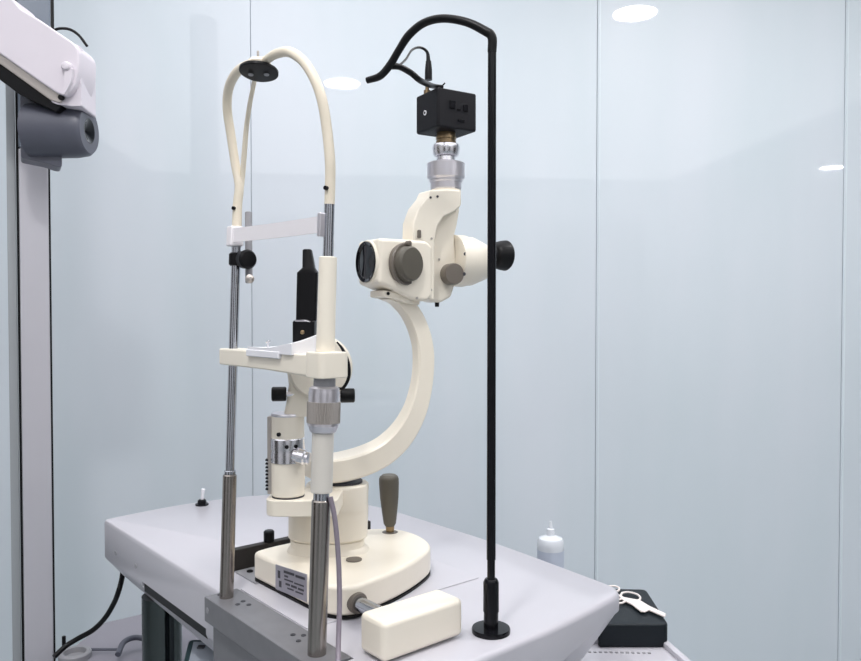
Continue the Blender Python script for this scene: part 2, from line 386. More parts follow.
bm = NB(); cyl(bm, pr(zr(258)), pr(zr(204)), 0.0062); link('post', bm, ROD, hr)
# chin rest bar, from left of the left post to around the right one
zc = (pr(zr(364)).z+pl(zl(357)).z)/2
lft = HR(228, 358); rgt = HR(335, 366)
cb = thing_bar = None
bm = NB()
uL = loc2(lft)[0]; uR = loc2(rgt)[0]
vc = 0.0367*(zc-ZT)
def bz(u_, v_, dz): return uv(u_, v_+vc, zc-ZT+dz)
prism(bm, [bz(uL, -0.014, -0.012), bz(0.11, -0.014, -0.012), bz(0.17, -0.014, -0.0135), bz(uR-0.036, -0.015, -0.0145), bz(uR, -0.015, -0.0145), bz(uR, -0.015, 0.013), bz(0.16, -0.014, 0.011), bz(uL, -0.014, 0.011)], V*0.030, 0.0025, 3)
link('chin_rest_bar', bm, CREAM, hr, 'cream crossbar joining both posts at chin height')
bm = NB(); prism(bm, rpoly([bz(uR-0.034, -0.021, -0.0145), bz(uR+0.002, -0.021, -0.0145), bz(uR+0.004, 0.018, -0.0145), bz(uR-0.034, 0.018, -0.0145)], 0.008), Z*0.030, 0.002, 2)
link('chin_rest_clamp', bm, CREAM, hr)
# chin cup: saddle shape between the posts
bm = NB(); nu, nv = 26, 12
u0, u1 = 0.072, 0.186
grid = []
for side in (0, 1):
    g = []
    for i in range(nu+1):
        t = i/nu; row = []
        for j in range(nv+1):
            q = j/nv
            wv = -0.017+0.062*q
            a = (t-0.42)/0.58 if t > 0.42 else (0.42-t)/0.42
            rise = (0.024*(a*a*(3-2*a)) if t > 0.42 else 0.002*a**2)*(0.30+0.85*q)+0.0025*(2*q-1)**2
            uu = u0+(u1-u0)*t
            z_ = 0.014+rise
            if side: z_ = 0.010
            row.append(bm.verts.new(bz(uu, wv, z_)))
        g.append(row)
    grid.append(g)
for g in grid:
    for i in range(nu):
        for j in range(nv): bm.faces.new((g[i][j], g[i+1][j], g[i+1][j+1], g[i][j+1]))
A, B = grid
for i in range(nu):
    bm.faces.new((A[i][0], A[i+1][0], B[i+1][0], B[i][0])); bm.faces.new((A[i][nv], A[i+1][nv], B[i+1][nv], B[i][nv]))
for j in range(nv):
    bm.faces.new((A[0][j], A[0][j+1], B[0][j+1], B[0][j])); bm.faces.new((A[nu][j], A[nu][j+1], B[nu][j+1], B[nu][j]))
link('chin_cup', bm, CHINW, hr, 'white moulded chin cup')
bm = NB(); prism(bm, [bz(u0-0.002, -0.0185, 0.004), bz(u1-0.03, -0.0185, 0.004), bz(u1-0.03, -0.0185, 0.013), bz(u0-0.002, -0.0185, 0.013)], V*0.006, 0.001, 1); link('chin_cup_rim', bm, CHINW, hr)
pp = onplane(268, 352, uv(0, 0.02), V)
bm = NB(); cyl(bm, pp-Z*0.010, pp+Z*0.013, 0.0013, n=10); cyl(bm, pp+Z*0.013-U*0.004, pp+Z*0.0145+U*0.004, 0.0018, n=10); link('paper_pin', bm, CHROME, hr)
# forehead band with its two brackets
kb0, kb1 = zl(247), zl(227); cR0, cR1 = zr(237), zr(213)
bm = NB(); c = pl((kb0+kb1)/2)-V*0.002
box(bm, c+U*0.005-V*0.003, U, V, LEAN, 0.015, 0.020, kb1-kb0, 0.0025); link('band_bracket', bm, BAND, hr, 'white bracket on the far post')
bm = NB(); c = pr((cR0+cR1)/2)
box(bm, c-U*0.003-V*0.005, U, V, LEAN, 0.007, 0.016, cR1-cR0, 0.002); link('band_bracket', bm, SATINL, hr, 'grey metal bracket on the near post')
bm = NB()
N = 20; zb = pl((kb0+kb1)/2).z-ZT+0.001; zb2 = pr((cR0+cR1)/2).z-ZT
inner, outer = [], []
for i in range(N+1):
    t = i/N; uu = 0.006+(SPAN-0.012)*t; bow = -0.014+0.004*math.sin(PI*t)
    zz = zb+(zb2-zb)*t
    inner.append((uu, bow+0.0367*zz, zz)); 
v_a = []
for (uu, vv, zz) in inner:
    v_a.append([bm.verts.new(uv(uu, vv, zz-0.0095)), bm.verts.new(uv(uu, vv, zz+0.0095)), bm.verts.new(uv(uu, vv+0.0028, zz+0.0095)), bm.verts.new(uv(uu, vv+0.0028, zz-0.0095))])
for a, b in zip(v_a, v_a[1:]):
    for k in range(4): bm.faces.new((a[k], a[(k+1) % 4], b[(k+1) % 4], b[k]))
bm.faces.new(v_a[0]); bm.faces.new(v_a[-1])
link('forehead_band', bm, BAND, hr, 'white curved forehead band between the posts')
# dark clamp knob and short fixation rod on the left post
bm = NB(); cyl(bm, pl(zl(266)), pl(zl(253)), 0.0098, ch=0.002); link('clamp_ring', bm, BLACK, hr)
kc = pl(zl(260)); kn = HR(249, 260, 0.006)
bm = NB(); d = (kn-kc); d = U
lathe(bm, kc+U*0.010+V*0.006, U, [(0, 0.008), (0.002, 0.0125), (0.014, 0.0135), (0.018, 0.011), (0.019, 0.004)], 28); link('clamp_knob', bm, BLACK, hr, 'round black clamp knob')
bm = NB(); a = HR(249, 283, 0.012); b = HR(248.5, 212, 0.012); cyl(bm, a, b, 0.0050); link('fixation_rod', bm, GREYPAINT, hr)
bm = NB(); a = HR(249.5, 279, 0.006); lathe(bm, a, (U-V*0.4), [(0, 0.006), (0.006, 0.006), (0.008, 0.003), (0.014, 0.0045), (0.016, 0.002)], 18); link('wing_screw', bm, SATIN, hr)
# cream hoop: two tubes meeting at the hub, and the thin rear tube
def hoopp(px, py, dv): return HR(px, py, dv)
hub = HR(259, 62, -0.033)
left = [pl(zl(228)), pl(zl(205)), HR(239.2, 186, -0.001), HR(235.5, 165, -0.004), HR(230.5, 132, -0.012), HR(227.3, 110, -0.020), HR(228, 92, -0.026), HR(233, 78, -0.031), HR(242, 68, -0.033), hub]
bm = NB(); tube(bm, left, [0.0068, 0.0066, 0.0064, 0.0064, 0.0064, 0.0064, 0.0064, 0.0064, 0.0064, 0.0070], 8); link('hoop_tube', bm, CREAMT, hr, 'cream tube rising from the far post')
right = [pr(zr(206)), pr(zr(180)), HR(330, 160, -0.003), HR(327, 130, -0.006), HR(322, 100, -0.012), HR(314, 78, -0.018), HR(303, 61, -0.024), HR(289, 52, -0.028), HR(276, 54, -0.031), HR(266, 60, -0.032), hub]
bm = NB(); tube(bm, right, [0.0062]*8+[0.0058, 0.0052, 0.0055], 8); link('hoop_tube', bm, CREAMT, hr, 'cream tube arching over from the near post')
bm = NB(); tube(bm, [HR(256, 72, -0.02), HR(253.5, 86, -0.015), HR(250, 103, -0.012), HR(246.5, 127, -0.005), HR(244.5, 151, -0.001), HR(242.5, 176, 0.002), HR(241, 196, 0.002)], [0.0030, 0.0030, 0.0032, 0.0036, 0.0038, 0.003], 8); link('brace_tube', bm, CREAMT, hr, 'thin cream brace tube')
hax = (Z+Vec((0.03, 0.20, 0))).normalized()
hc = HR(259, 68, -0.033)
bm = NB(); lathe(bm, hc, hax, [(0, 0.016), (0.003, 0.017), (0.008, 0.014), (0.011, 0.008), (0.014, 0.003)], 36); link('hub_cap', bm, CREAMT, hr)
bm = NB(); lathe(bm, hc+hax*0.001-Z*0.002, -hax, [(0, 0.020), (0.002, 0.0245), (0.005, 0.0245), (0.006, 0.023), (0.006, 0.001)], 44)
hd = link('fixation_disc', bm, BLACK, hr, 'black disc under the hoop hub')
for s in (-1, 1):
    bm = NB(); e_ = Vec((1, 0, 0)); lathe(bm, hc-hax*0.0065-Z*0.002+e_*0.010*s, -hax, [(0, 0.0035), (0.0012, 0.003)], 12); link('pad_screw', bm, GREYPAINT, hd)
bm = NB(); q = HR(258, 58, -0.033); cyl(bm, q, q+Z*0.009, 0.0015, n=10); link('pin', bm, SATIN, hr)
for px, py, pos in ((233, 209, pl(zl(209))), (324.5, 189, pr(zr(189)))):
    bm = NB(); dd = (EYE-pos); dd.z = 0; dd = (dd.normalized()-Vec((1, 0.2, 0))*0.8).normalized()
    lathe(bm, pos+dd*0.005, dd, [(0, 0.0026), (0.0045, 0.0026), (0.0045, 0.001)], 12); link('set_screw', bm, BLACK, hr)
# lilac grey cord down beside the near post
cd = [pr(zr(496))+U*0.010+V*0.006, HR(335, 520, 0.008), HR(338.5, 560, 0.010), HR(339.5, 600, 0.008), HR(338.5, 640, 0.0), HR(338, 668, -0.012), HR(338, 690, -0.03)]
bm = NB(); tube(bm, cd, 0.0030, 8, 12); link('cord', bm, CORD, hr, 'lilac grey cord hanging beside the near post')

# ================================================================= SLIT LAMP
sl = thing('slit_lamp', 'cream slit lamp microscope with curved arm standing on a sliding base', 'slit lamp', tuple(uv(0.067, 0.17, 0.0)))
bo = [(-0.040, 0.058), (0.157, 0.064), (0.180, 0.088), (0.168, 0.165), (0.146, 0.225), (0.114, 0.282), (0.060, 0.305), (0.0, 0.302), (-0.035, 0.255), (-0.045, 0.165), (-0.046, 0.09)]
br = [0.012, 0.02, 0.02, 0.04, 0.04, 0.04, 0.04, 0.04, 0.04, 0.04, 0.02]
bm = NB(); prism(bm, rpoly([uv(a, b, 0.002) for a, b in bo], br), Z*0.003); link('base_shade_line', bm, BLACK, sl)  # thin black layer stands in for the shadow line under the base
bm = NB(); prism(bm, rpoly([uv(a, b, 0.0047) for a, b in bo], br), Z*0.0398, 0.006, 4); base = link('base', bm, CREAM, sl, 'cream sliding base with rounded back')
def F1(px, py):
    a, b = uv(*bo[0]), uv(*bo[1]); d = (b-a).normalized(); n_ = Vec((d.y, -d.x, 0)); return onplane(px, py, a+n_*0.0006, n_)
a, b, c, d = F1(275.5, 564.5), F1(306.5, 574.5), F1(306.5, 602), F1(275.5, 589)
fd = (uv(*bo[1])-uv(*bo[0])).normalized(); fn = Vec((fd.y, -fd.x, 0))
bm = NB(); prism(bm, [a, b, c, d], -fn*0.0012); lb = link('name_plate', bm, LABEL, sl, 'silver name plate with dark lines of small print')
bm = NB()
for (x0, x1, y0, y1) in ((0.28, 0.62, 0.12, 0.22), (0.66, 0.95, 0.14, 0.24), (0.30, 0.42, 0.30, 0.37), (0.30, 0.58, 0.44, 0.50), (0.62, 0.92, 0.46, 0.52),
                         (0.34, 0.48, 0.60, 0.68), (0.52, 0.70, 0.60, 0.69), (0.74, 0.92, 0.62, 0.70), (0.40, 0.60, 0.76, 0.82), (0.66, 0.90, 0.78, 0.84), (0.08, 0.16, 0.2, 0.5), (0.12, 0.20, 0.6, 0.85)):
    def q(x, y): return a+(b-a)*x+(d-a)*y+fn*0.0003
    prism(bm, [q(x0, y0), q(x1, y0), q(x1, y1), q(x0, y1)], -fn*0.0005)
link('print', bm, INK, lb)
# plug on the base top
bm = NB(); lathe(bm, TZ(354, 560, 0.0445), Z, [(-0.001, 0.0115), (0.0015, 0.0115), (0.0018, 0.008)], 32); link('brake_plug', bm, TAUPE, sl, 'flat grey round plug in the base top')
# axle and wheel guard
rs = TZ(350, 599, 0.021); ru, rv = loc2(rs)
bm = NB(); cyl(bm, uv(0.12, rv, 0.021), uv(0.30, rv, 0.021), 0.0095); link('axle', bm, ROD, sl)
bm = NB(); lathe(bm, uv(0.155, rv, 0.021), U, [(0, 0.0140), (0.0255, 0.0140), (0.027, 0.0130), (0.027, 0.0095)], 28); link('axle_bush', bm, TAUPE, sl)
bm = NB(); gv0, gv1 = 0.040, 0.163
prism(bm, rpoly([uv(0.262, gv0, 0.003), uv(0.311, gv0, 0.003), uv(0.311, gv1, 0.003), uv(0.262, gv1, 0.003)], 0.009), Z*0.046, 0.0085, 5); link('wheel_guard', bm, CREAM, sl, 'cream box-shaped guard over the rail wheel')
# joystick
j0 = TZ(390, 532, 0.0445); 
bm = NB(); lathe(bm, j0-Z*0.003, Z, [(0, 0.013), (0.003, 0.013), (0.004, 0.010)], 24); link('joystick_seat', bm, TAUPE, sl)
bm = NB(); lathe(bm, j0, Z, [(0, 0.0065), (0.014, 0.0075), (0.015, 0.009), (0.022, 0.0105)], 24); link('joystick_stem', bm, BRASS, sl)
bm = NB(); hj = (532-474)*j0.y/FOC
jax = (Z-Vec((0.02, 0, 0))).normalized()
lathe(bm, j0, jax, [(0.010, 0.0075), (0.014, 0.0100), (hj*0.35, 0.0125), (hj*0.6, 0.0150), (hj*0.85, 0.0162), (hj*0.93, 0.0160), (hj*0.97, 0.0145), (hj*0.985, 0.0125), (hj, 0.011), (hj*1.005, 0.001)], 36); link('joystick', bm, TAUPE2, sl, 'olive grey tapered joystick handle')
# column drum on the base
bm = NB()
def oval(cu, cv, a, b, z, n=44, ex=2.4, ang=0.0):
    P = []
    for k in range(n):
        t = 2*PI*k/n; c_, s__ = math.cos(t), math.sin(t)
        x = a*abs(c_)**(2/ex)*(1 if c_ > 0 else -1); y = b*abs(s__)**(2/ex)*(1 if s__ > 0 else -1)
        P.append(cu+Vec((x, 0, 0))*math.cos(ang)+Vec((0, y, 0))+Z*(z-ZT-0.0))
    return P
def loft(bm, secs):
    rg = [[bm.verts.new(p) for p in s] for s in secs]; n = len(rg[0])
    for a, b in zip(rg, rg[1:]):
        for k in range(n): bm.faces.new((a[k], a[(k+1) % n], b[(k+1) % n], b[k]))
    bm.faces.new(rg[0]); bm.faces.new(list(reversed(rg[-1])))
DC = TY(326, 500, A0.y+0.041); DC.z = 0
def osec(px0, px1, z, b=0.045):
    y = DC.y; x0 = (px0-430.5)/FOC*y; x1 = (px1-430.5)/FOC*y
    return oval(Vec(((x0+x1)/2, y, ZT)), 0, (x1-x0)/2, b, ZT+z)
loft(bm, [osec(285, 370, 0.038, 0.040), osec(287, 368, 0.047, 0.038), osec(290, 364, 0.052, 0.0355), osec(290, 364, 0.062, 0.0355)])
link('column_collar', bm, CREAM, sl)
bm = NB(); loft(bm, [osec(290, 364, 0.0625, 0.034), osec(288, 367, 0.066, 0.0365), osec(288, 368, 0.112, 0.0365), osec(289, 367, 0.115, 0.036)]); link('column', bm, CREAM, sl, 'cream pillar on the sliding base')
bm = NB()
loft(bm, [osec(305, 367.5, 0.108, 0.036), osec(305, 368.3, 0.140, 0.037), osec(306, 368, 0.144, 0.036), osec(308, 366, 0.146, 0.034)]); link('arm_hub', bm, CREAM, sl, 'cream hub the arm swings on')
bm = NB(); loft(bm, [osec(312, 362, 0.1462, 0.028), osec(312, 362, 0.1490, 0.028)]); link('hub_gap_ring', bm, INK, sl)
# curved microscope arm: rectangular section swept through traced centre line
def sweep_rect(bm, inn, out, ws, sub=8, bev=0.003):
    I = spline(inn, sub); O = spline(out, sub); rg = []
    for q_, (i, o_) in enumerate(zip(I, O)):
        t = q_/(len(I)-1)*(len(ws)-1); k = min(int(t), len(ws)-2); dpt = ws[k]+(ws[k+1]-ws[k])*(t-k)
        n_ = (o_-i).normalized(); wdt = (o_-i).length; be = min(bev, wdt*0.3); D = -Sd
        pts = [i+n_*be, o_-n_*be, o_+D*be, o_+D*(dpt-be), o_-n_*be+D*dpt, i+n_*be+D*dpt, i+D*(dpt-be), i+D*be]
        rg.append([bm.verts.new(p) for p in pts])
    for a, b in zip(rg, rg[1:]):
        for k in range(8): bm.faces.new((a[k], a[(k+1) % 8], b[(k+1) % 8], b[k]))
    bm.faces.new(rg[0]); bm.faces.new(list(reversed(rg[-1])))
inn = [(318, 462), (334, 460), (352, 457), (372, 450), (388, 440), (402, 424), (412, 404), (418, 378), (419, 352), (415, 333), (408, 317), (398, 304), (388, 299)]
out = [(318, 482), (336, 483.5), (356, 480), (378, 472), (396, 461), (413, 443), (426, 418), (433, 390), (435.5, 360), (433, 338), (427, 320), (419, 306), (410, 297)]
wa = [-0.004, -0.002, 0.0, 0.004, 0.009, 0.013, 0.015, 0.015, 0.015, 0.015, 0.015, 0.016, 0.017]
wd = [0.060, 0.060, 0.053, 0.045, 0.036, 0.029, 0.025, 0.023, 0.023, 0.023, 0.024, 0.028, 0.032]
bm = NB(); sweep_rect(bm, [MP(x, y, k) for (x, y), k in zip(inn, wa)], [MP(x, y, k) for (x, y), k in zip(out, wa)], wd)
link('microscope_arm', bm, CREAM, sl, 'cream C-shaped arm carrying the microscope', sharp=40)
bm = NB(); prism(bm, [MP(x, y, 0.024) for x, y in ((384, 290), (420, 296), (420, 305), (406, 303), (396, 299), (384, 297))], -Sd*0.045, 0.002, 2); link('arm_saddle', bm, CREAM, sl)
bm = NB(); lathe(bm, MP(388, 293.5, 0.024), Sd, [(0, 0.0025), (0.001, 0.0025)], 12); link('screw', bm, BLACK, sl)
# illumination swivel plate, column, chrome ring
CL = A0-Wd*0.068; 
def atc(px, py): return TY(px, py, CL.y)
colx = atc(288, 450).x; CL = Vec((colx, CL.y, 0))
zat = lambda py, y=CL.y: TY(430, py, y).z
bm = NB(); r_ = 0.026
x0 = atc(268, 500).x; x1 = A0.x+0.01
prism(bm, rpoly([Vec((x0, CL.y-0.027, zat(512))), Vec((x1, CL.y-0.027, zat(512))), Vec((x1, A0.y+0.04, zat(512))), Vec((x0, CL.y+0.03, zat(512)))], [0.02, 0.01, 0.01, 0.02]), Z*(zat(496)-zat(512)), 0.004, 3)
link('swivel_plate', bm, CREAM, sl)
bm = NB(); lathe(bm, Vec((CL.x, CL.y, zat(496)-0.001)), Z, [(0, 0.0225), (0.003, 0.0225)], 36); link('column_ring', bm, INK, sl)
bm = NB(); lathe(bm, Vec((CL.x, CL.y, zat(495))), Z, [(0, 0.0215), (0.002, 0.0232), (zat(462)-zat(495), 0.0232), (zat(417)-zat(495), 0.0228), (zat(415.5)-zat(495), 0.0222)], 44)
link('illumination_column', bm, CREAM, sl, 'cream upright cylinder carrying the lamp head')
bm = NB(); lathe(bm, Vec((CL.x, CL.y, zat(415.5))), Z, [(0, 0.0225), (0.002, 0.0232), (0.004, 0.0225), (0.0045, 0.018)], 44); link('column_ring', bm, SATINL, sl)
bm = NB(); lathe(bm, Vec((CL.x, CL.y, zat(461))), Z, [(0, 0.0236), (0, 0.0245), (zat(452)-zat(461), 0.0245), (zat(450)-zat(461), 0.0238), (zat(447)-zat(461), 0.0245), (zat(438)-zat(461), 0.0245), (zat(437)-zat(461), 0.0235)], 44)
link('slit_ring', bm, CHROME, sl, 'chrome slit width ring')
a = Vec((CL.x-0.0245, CL.y-0.001, 0))
bm = NB(); box(bm, Vec((a.x, a.y, (zat(416)+zat(493))/2)), Vec((1, 0, 0)), Vec((0, 1, 0)), Z, 0.006, 0.014, zat(416)-zat(493), 0.001, 2); link('scale_strip', bm, SATIN, sl, 'narrow grey strip down the side of the column')
bm = NB()
for k in range(9): box(bm, Vec((a.x-0.0035, a.y-0.003, zat(459+3.6*k))), Vec((1, 0, 0)), Vec((0, 1, 0)), Z, 0.004, 0.010, 0.0026, 0.0005, 1)
link('knurled_edge', bm, BLACK, sl)
bm = NB(); kx = atc(291, 455); kz = zat(452)
lathe(bm, Vec((CL.x+0.012, CL.y-0.020, kz)), Vec((1, -0.25, -0.2)), [(0, 0.008), (0.006, 0.008), (0.007, 0.011), (0.016, 0.011), (0.018, 0.009), (0.022, 0.009), (0.024, 0.006)], 24); link('slit_knob', bm, CHROME, sl, 'small chrome side knob')
for px, py in ((282, 432), (290, 444), (298, 444)):
    p = atc(px, py); dx = p.x-CL.x; dy = -math.sqrt(max(0.0238**2-dx*dx, 0)); nrm = Vec((dx, dy, 0)).normalized()
    bm = NB(); lathe(bm, Vec((CL.x+dx, CL.y+dy, p.z))-nrm*0.001, nrm, [(0, 0.0028), (0.0028, 0.0028), (0.003, 0.001)], 12); link('set_screw', bm, BLACK, sl)
# neck and lamp head disc
bm = NB(); zN0, zN1 = zat(415), zat(355)
def rsec(px0, px1, py, dpt, yy):
    p0, p1 = TY(px0, py, yy), TY(px1, py, yy); return rpoly([p0-Vec((0, dpt/2, 0)), p1-Vec((0, dpt/2, 0)), p1+Vec((0, dpt/2, 0)), p0+Vec((0, dpt/2, 0))], 0.008)
loft(bm, [rsec(285, 318, 415, 0.036, CL.y), rsec(288, 322, 400, 0.034, CL.y), rsec(290, 326, 384, 0.032, CL.y), rsec(287, 334, 360, 0.032, CL.y)])
link('neck', bm, CREAM, sl)
HD = TY(319.5, 367, CL.y)
hdir = Vec((0.25, -1, 0)).normalized()
bm = NB(); lathe(bm, HD-hdir*0.022, hdir, [(0, 0.039), (0.004, 0.0445), (0.036, 0.0445), (0.041, 0.041), (0.041, 0.001)], 56); link('lamp_head', bm, CREAM, sl, 'round cream lamp head behind the near post')
ax_ = Vec((1, 0.15, 0)).normalized()
bm = NB(); ka = TY(279, 394, CL.y-0.015); kb = TY(347.5, 395.5, CL.y-0.004)
cyl(bm, ka, kb, 0.004); link('tilt_axle', bm, CHROME, sl)
def blk(c):
    bm = NB(); lathe(bm, c-ax_*0.010, ax_, [(0, 0.0085), (0.0015, 0.010), (0.0185, 0.010), (0.020, 0.0085), (0.020, 0.001)], 32); link('tilt_knob', bm, BLACK, sl, None)
blk(ka); blk(kb)
# thin cable loop on the lamp head
bm = NB(); tube(bm, [TY(337, 342, CL.y-0.024), TY(343, 350, CL.y-0.026), TY(348.5, 364, CL.y-0.028), TY(348.5, 378, CL.y-0.028), TY(343, 388, CL.y-0.026), TY(337, 388, CL.y-0.020)], [0.0012, 0.0022, 0.0024, 0.0024, 0.0022, 0.0016], 8, 10); link('cable_loop', bm, BLACK, sl)
# black lamp tower
LT = lambda px, py: TY(px, py, CL.y)
def tsec(px0, px1, py, d): return rpoly([LT(px0, py)-Vec((0, d/2, 0)), LT(px1, py)-Vec((0, d/2, 0)), LT(px1, py)+Vec((0, d/2, 0)), LT(px0, py)+Vec((0, d/2, 0))], 0.006)
bm = NB(); loft(bm, [tsec(294, 316, 352, 0.032), tsec(294, 316, 322, 0.032), tsec(295, 315, 320.5, 0.030)]); lh = link('lamp_housing', bm, BLACK, sl, 'black lamp housing')
bm = NB(); loft(bm, [tsec(297, 317.5, 320.5, 0.028), tsec(298, 318.5, 273, 0.028), tsec(303, 315, 268, 0.022), tsec(303, 312, 250.5, 0.018), tsec(304, 311, 249.5, 0.016)]); link('lamp_cap', bm, BLACK, sl, 'tall black lamp cap with narrow top')
bm = NB(); loft(bm, [tsec(296, 314, 321.6, 0.0335), tsec(296, 309, 319.8, 0.0335)]); link('lamp_ring', bm, SATINL, sl)
bm = NB(); p = LT(304.5, 332)-Vec((0, 0.016, 0)); lathe(bm, p, Vec((0, -1, 0)), [(0, 0.003), (0.002, 0.003), (0.003, 0.001)], 14); link('screw', bm, BRASS, sl)

# --- microscope head
OBJ = MP(367, 262, 0.0)
oz = OBJ.z
def MW(a, s, z): return A0+Wd*a+Sd*s+Z*(z-A0.z)
a_obj = (OBJ-A0).dot(Wd)
hw = 0.034
bm = NB()
AF = (MP(368, 262, 0.0)-A0).dot(Wd); a1 = (MP(433, 262, hw)-A0).dot(Wd)
hz0, hz1 = OBJ.z-0.036, OBJ.z+0.033
P = [MW(AF, hw, hz0+0.004), MW(AF, hw, hz1), MW(a1-0.012, hw, hz1), MW(a1, hw, hz1-0.008), MW(a1, hw, hz0-0.014), MW(a1-0.01, hw, hz0-0.022), MW(a1-0.034, hw, hz0-0.020), MW(AF+0.012, hw, hz0)]
prism(bm, P, -Sd*hw*2, 0.006, 4); mh = link('microscope_head', bm, CREAM, sl, 'cream microscope head housing')
bm = NB(); ro = 0.0305
oc = MW(AF, 0.0, OBJ.z)
lathe(bm, oc+Wd*0.004, -Wd, [(0, ro+0.002), (0.005, ro+0.002), (0.007, ro+0.001), (0.007, ro-0.001), (0.005, ro-0.001)], 56, cap=False); link('objective_ring', bm, CREAM, sl)
bm = NB(); lathe(bm, oc+Wd*0.002, -Wd, [(0, ro-0.0005), (0.0075, ro-0.0005), (0.0055, ro-0.005), (0.0045, ro-0.0055), (0.0055, ro*0.4), (0.0058, 0.001)], 56); link('objective_lens', bm, LENS, sl, 'large dark objective lens')
# magnification knob
def knob(px, py, s, r, prof, m, name, lab=None, ax=Sd):
    c = MP(px, py, s); bm = NB(); lathe(bm, c, ax, [(h, r*q) for h, q in prof], 44); return link(name, bm, m, sl, lab)
kax = (Sd+Wd*0.30).normalized()
knob(403, 264, hw-0.006, 0.0315, [(0, 0.96), (0.007, 1), (0.009, 0.95), (0.009, 0.1)], TAUPE, 'magnification_dial', 'grey magnification dial on the head', kax)
knob(405, 264, hw+0.000, 0.026, [(0, 1), (0.013, 0.97), (0.0155, 0.87), (0.016, 0.1)], TAUPE2, 'magnification_knob', 'grip of the magnification dial', kax)
bm = NB(); lathe(bm, MP(407, 243.5, hw+0.002), kax, [(0, 0.004), (0.006, 0.004), (0.007, 0.002)], 16); link('index_screw', bm, TAUPE, sl)
# tower (left wall full depth, neck collar, recessed right part)
T1 = [(430, 190), (447, 189), (461, 190), (461.5, 206), (454, 212), (444, 217), (438, 226), (435, 240), (434.5, 300), (420, 299), (413, 241), (413.5, 222), (419, 207), (427, 197)]
bm = NB(); prism(bm, [MP(x, y, 0.030) for x, y in T1], -Sd*0.034, 0.003, 3); link('tower', bm, CREAM, sl, 'cream tower rising from the microscope head')
T2 = [(428, 208), (461, 206), (458, 224), (455, 236), (457, 262), (456, 283), (452, 297), (441, 303), (428, 300)]
bm = NB(); prism(bm, [MP(x, y, 0.011) for x, y in T2], -Sd*0.036, 0.005, 3); link('tower_web', bm, CREAM, sl)
NCK = MP(446, 200, 0.0)
bm = NB(); zt = lambda py: TY(430, py, NCK.y).z
lathe(bm, Vec((NCK.x, NCK.y, zt(212))), Z, [(0, 0.016), (zt(204)-zt(212), 0.0235), (zt(191)-zt(212), 0.0235), (zt(189.5)-zt(212), 0.0225)], 44); link('tower_neck', bm, CREAM, sl)
knob(448.5, 274.5, 0.009, 0.0165, [(0, 1), (0.021, 1), (0.0235, 0.92), (0.024, 0.1)], TAUPE, 'filter_knob', 'small grey side knob', (Sd-Wd*0.15).normalized())
for x, y, s in ((430.5, 197.5, 0.030), (437.5, 196.5, 0.0302), (431.5, 238.5, 0.030), (431, 290, 0.030), (417, 298, 0.034), (439, 259.5, 0.011)):
    bm = NB(); lathe(bm, MP(x, y, s)-Sd*0.0015, Sd, [(0, 0.0019), (0.0022, 0.0019), (0.0022, 0.001)], 12); link('set_screw', bm, INK if y < 200 else SATIN, sl)
bm = NB(); box(bm, MP(419, 234, 0.031), Wd, Sd, Z, 0.005, 0.006, 0.012, 0.001, 1); link('latch', bm, TAUPE, sl)
bm = NB(); q = MP(437, 303, 0.0); cyl(bm, q+Z*0.006, q-Z*0.006, 0.0034); link('stop_screw', bm, BLACK, sl)
# binocular drum
bc = MP(457, 261, -0.004); be_ = MP(483, 263.5, -0.004)
Lb = (be_-bc).dot(Wd)
bm = NB(); lathe(bm, bc-Wd*0.012, Wd, [(0, 0.036), (0.002, 0.041), (0.022, 0.041), (0.024, 0.0395), (0.036, 0.039), (Lb*0.85, 0.0365), (Lb+0.010, 0.030), (Lb+0.014, 0.024), (Lb+0.014, 0.001)], 56)
link('binocular_housing', bm, CREAM, sl, 'cream tapering drum towards the eyepieces')
for x, y in ((465.5, 254), (464, 274)):
    bm = NB(); p = MP(x, y, 0.034); lathe(bm, p-Sd*0.001, Sd, [(0, 0.0028), (0.002, 0.0028), (0.002, 0.001)], 12); link('set_screw', bm, INK, sl)
ec = MP(503, 255.5, 0.004)
for k, dz in ((0, 0.0), (1, 0.0)):
    c = ec-Sd*(0.0+0.052*k)-Z*0.0+Wd*(0.0-0.03*k)
    bm = NB(); lathe(bm, c-Wd*0.050, Wd, [(0, 0.013), (0.030, 0.014), (0.032, 0.018), (0.036, 0.0215), (0.046, 0.0240), (0.054, 0.0250), (0.056, 0.0238), (0.055, 0.014), (0.050, 0.010), (0.050, 0.001)], 44)
    link('eyepiece', bm, BLACK, sl, 'black rubber-edged eyepiece' if k == 0 else None)
# photo adapter
za = lambda py: TY(430, py, NCK.y).z
def ringv(name, m, prof, lab=None):
    bm = NB(); z0 = za(prof[0][0]); sc = NCK.y/FOC
    lathe(bm, Vec((NCK.x, NCK.y, z0)), Z, [(za(py)-z0, r*sc) for py, r in prof], 48); return link(name, bm, m, sl, lab)
ringv('adapter_ring', SATINL, [(190, 14.5), (189, 15.5), (183, 15.5), (182, 16.5), (180, 16.5), (179, 17.5), (178, 18.8), (164, 18.8), (163, 17.5), (161.5, 12)], 'wide silver ring of the camera adapter')
ringv('adapter_neck', CHROME, [(162, 9.5), (156.5, 9.2)])
ringv('adapter_ring', CHROME, [(157, 10), (156, 12), (153, 13.3), (148, 13.8), (145, 13), (144, 11)], 'narrower silver clamping ring')
ringv('adapter_thread', BRASS, [(144.2, 10), (141.5, 10), (141.4, 9), (139.8, 9), (139.7, 10.2), (137.5, 10.2), (137.4, 9.5), (133, 9.5)])

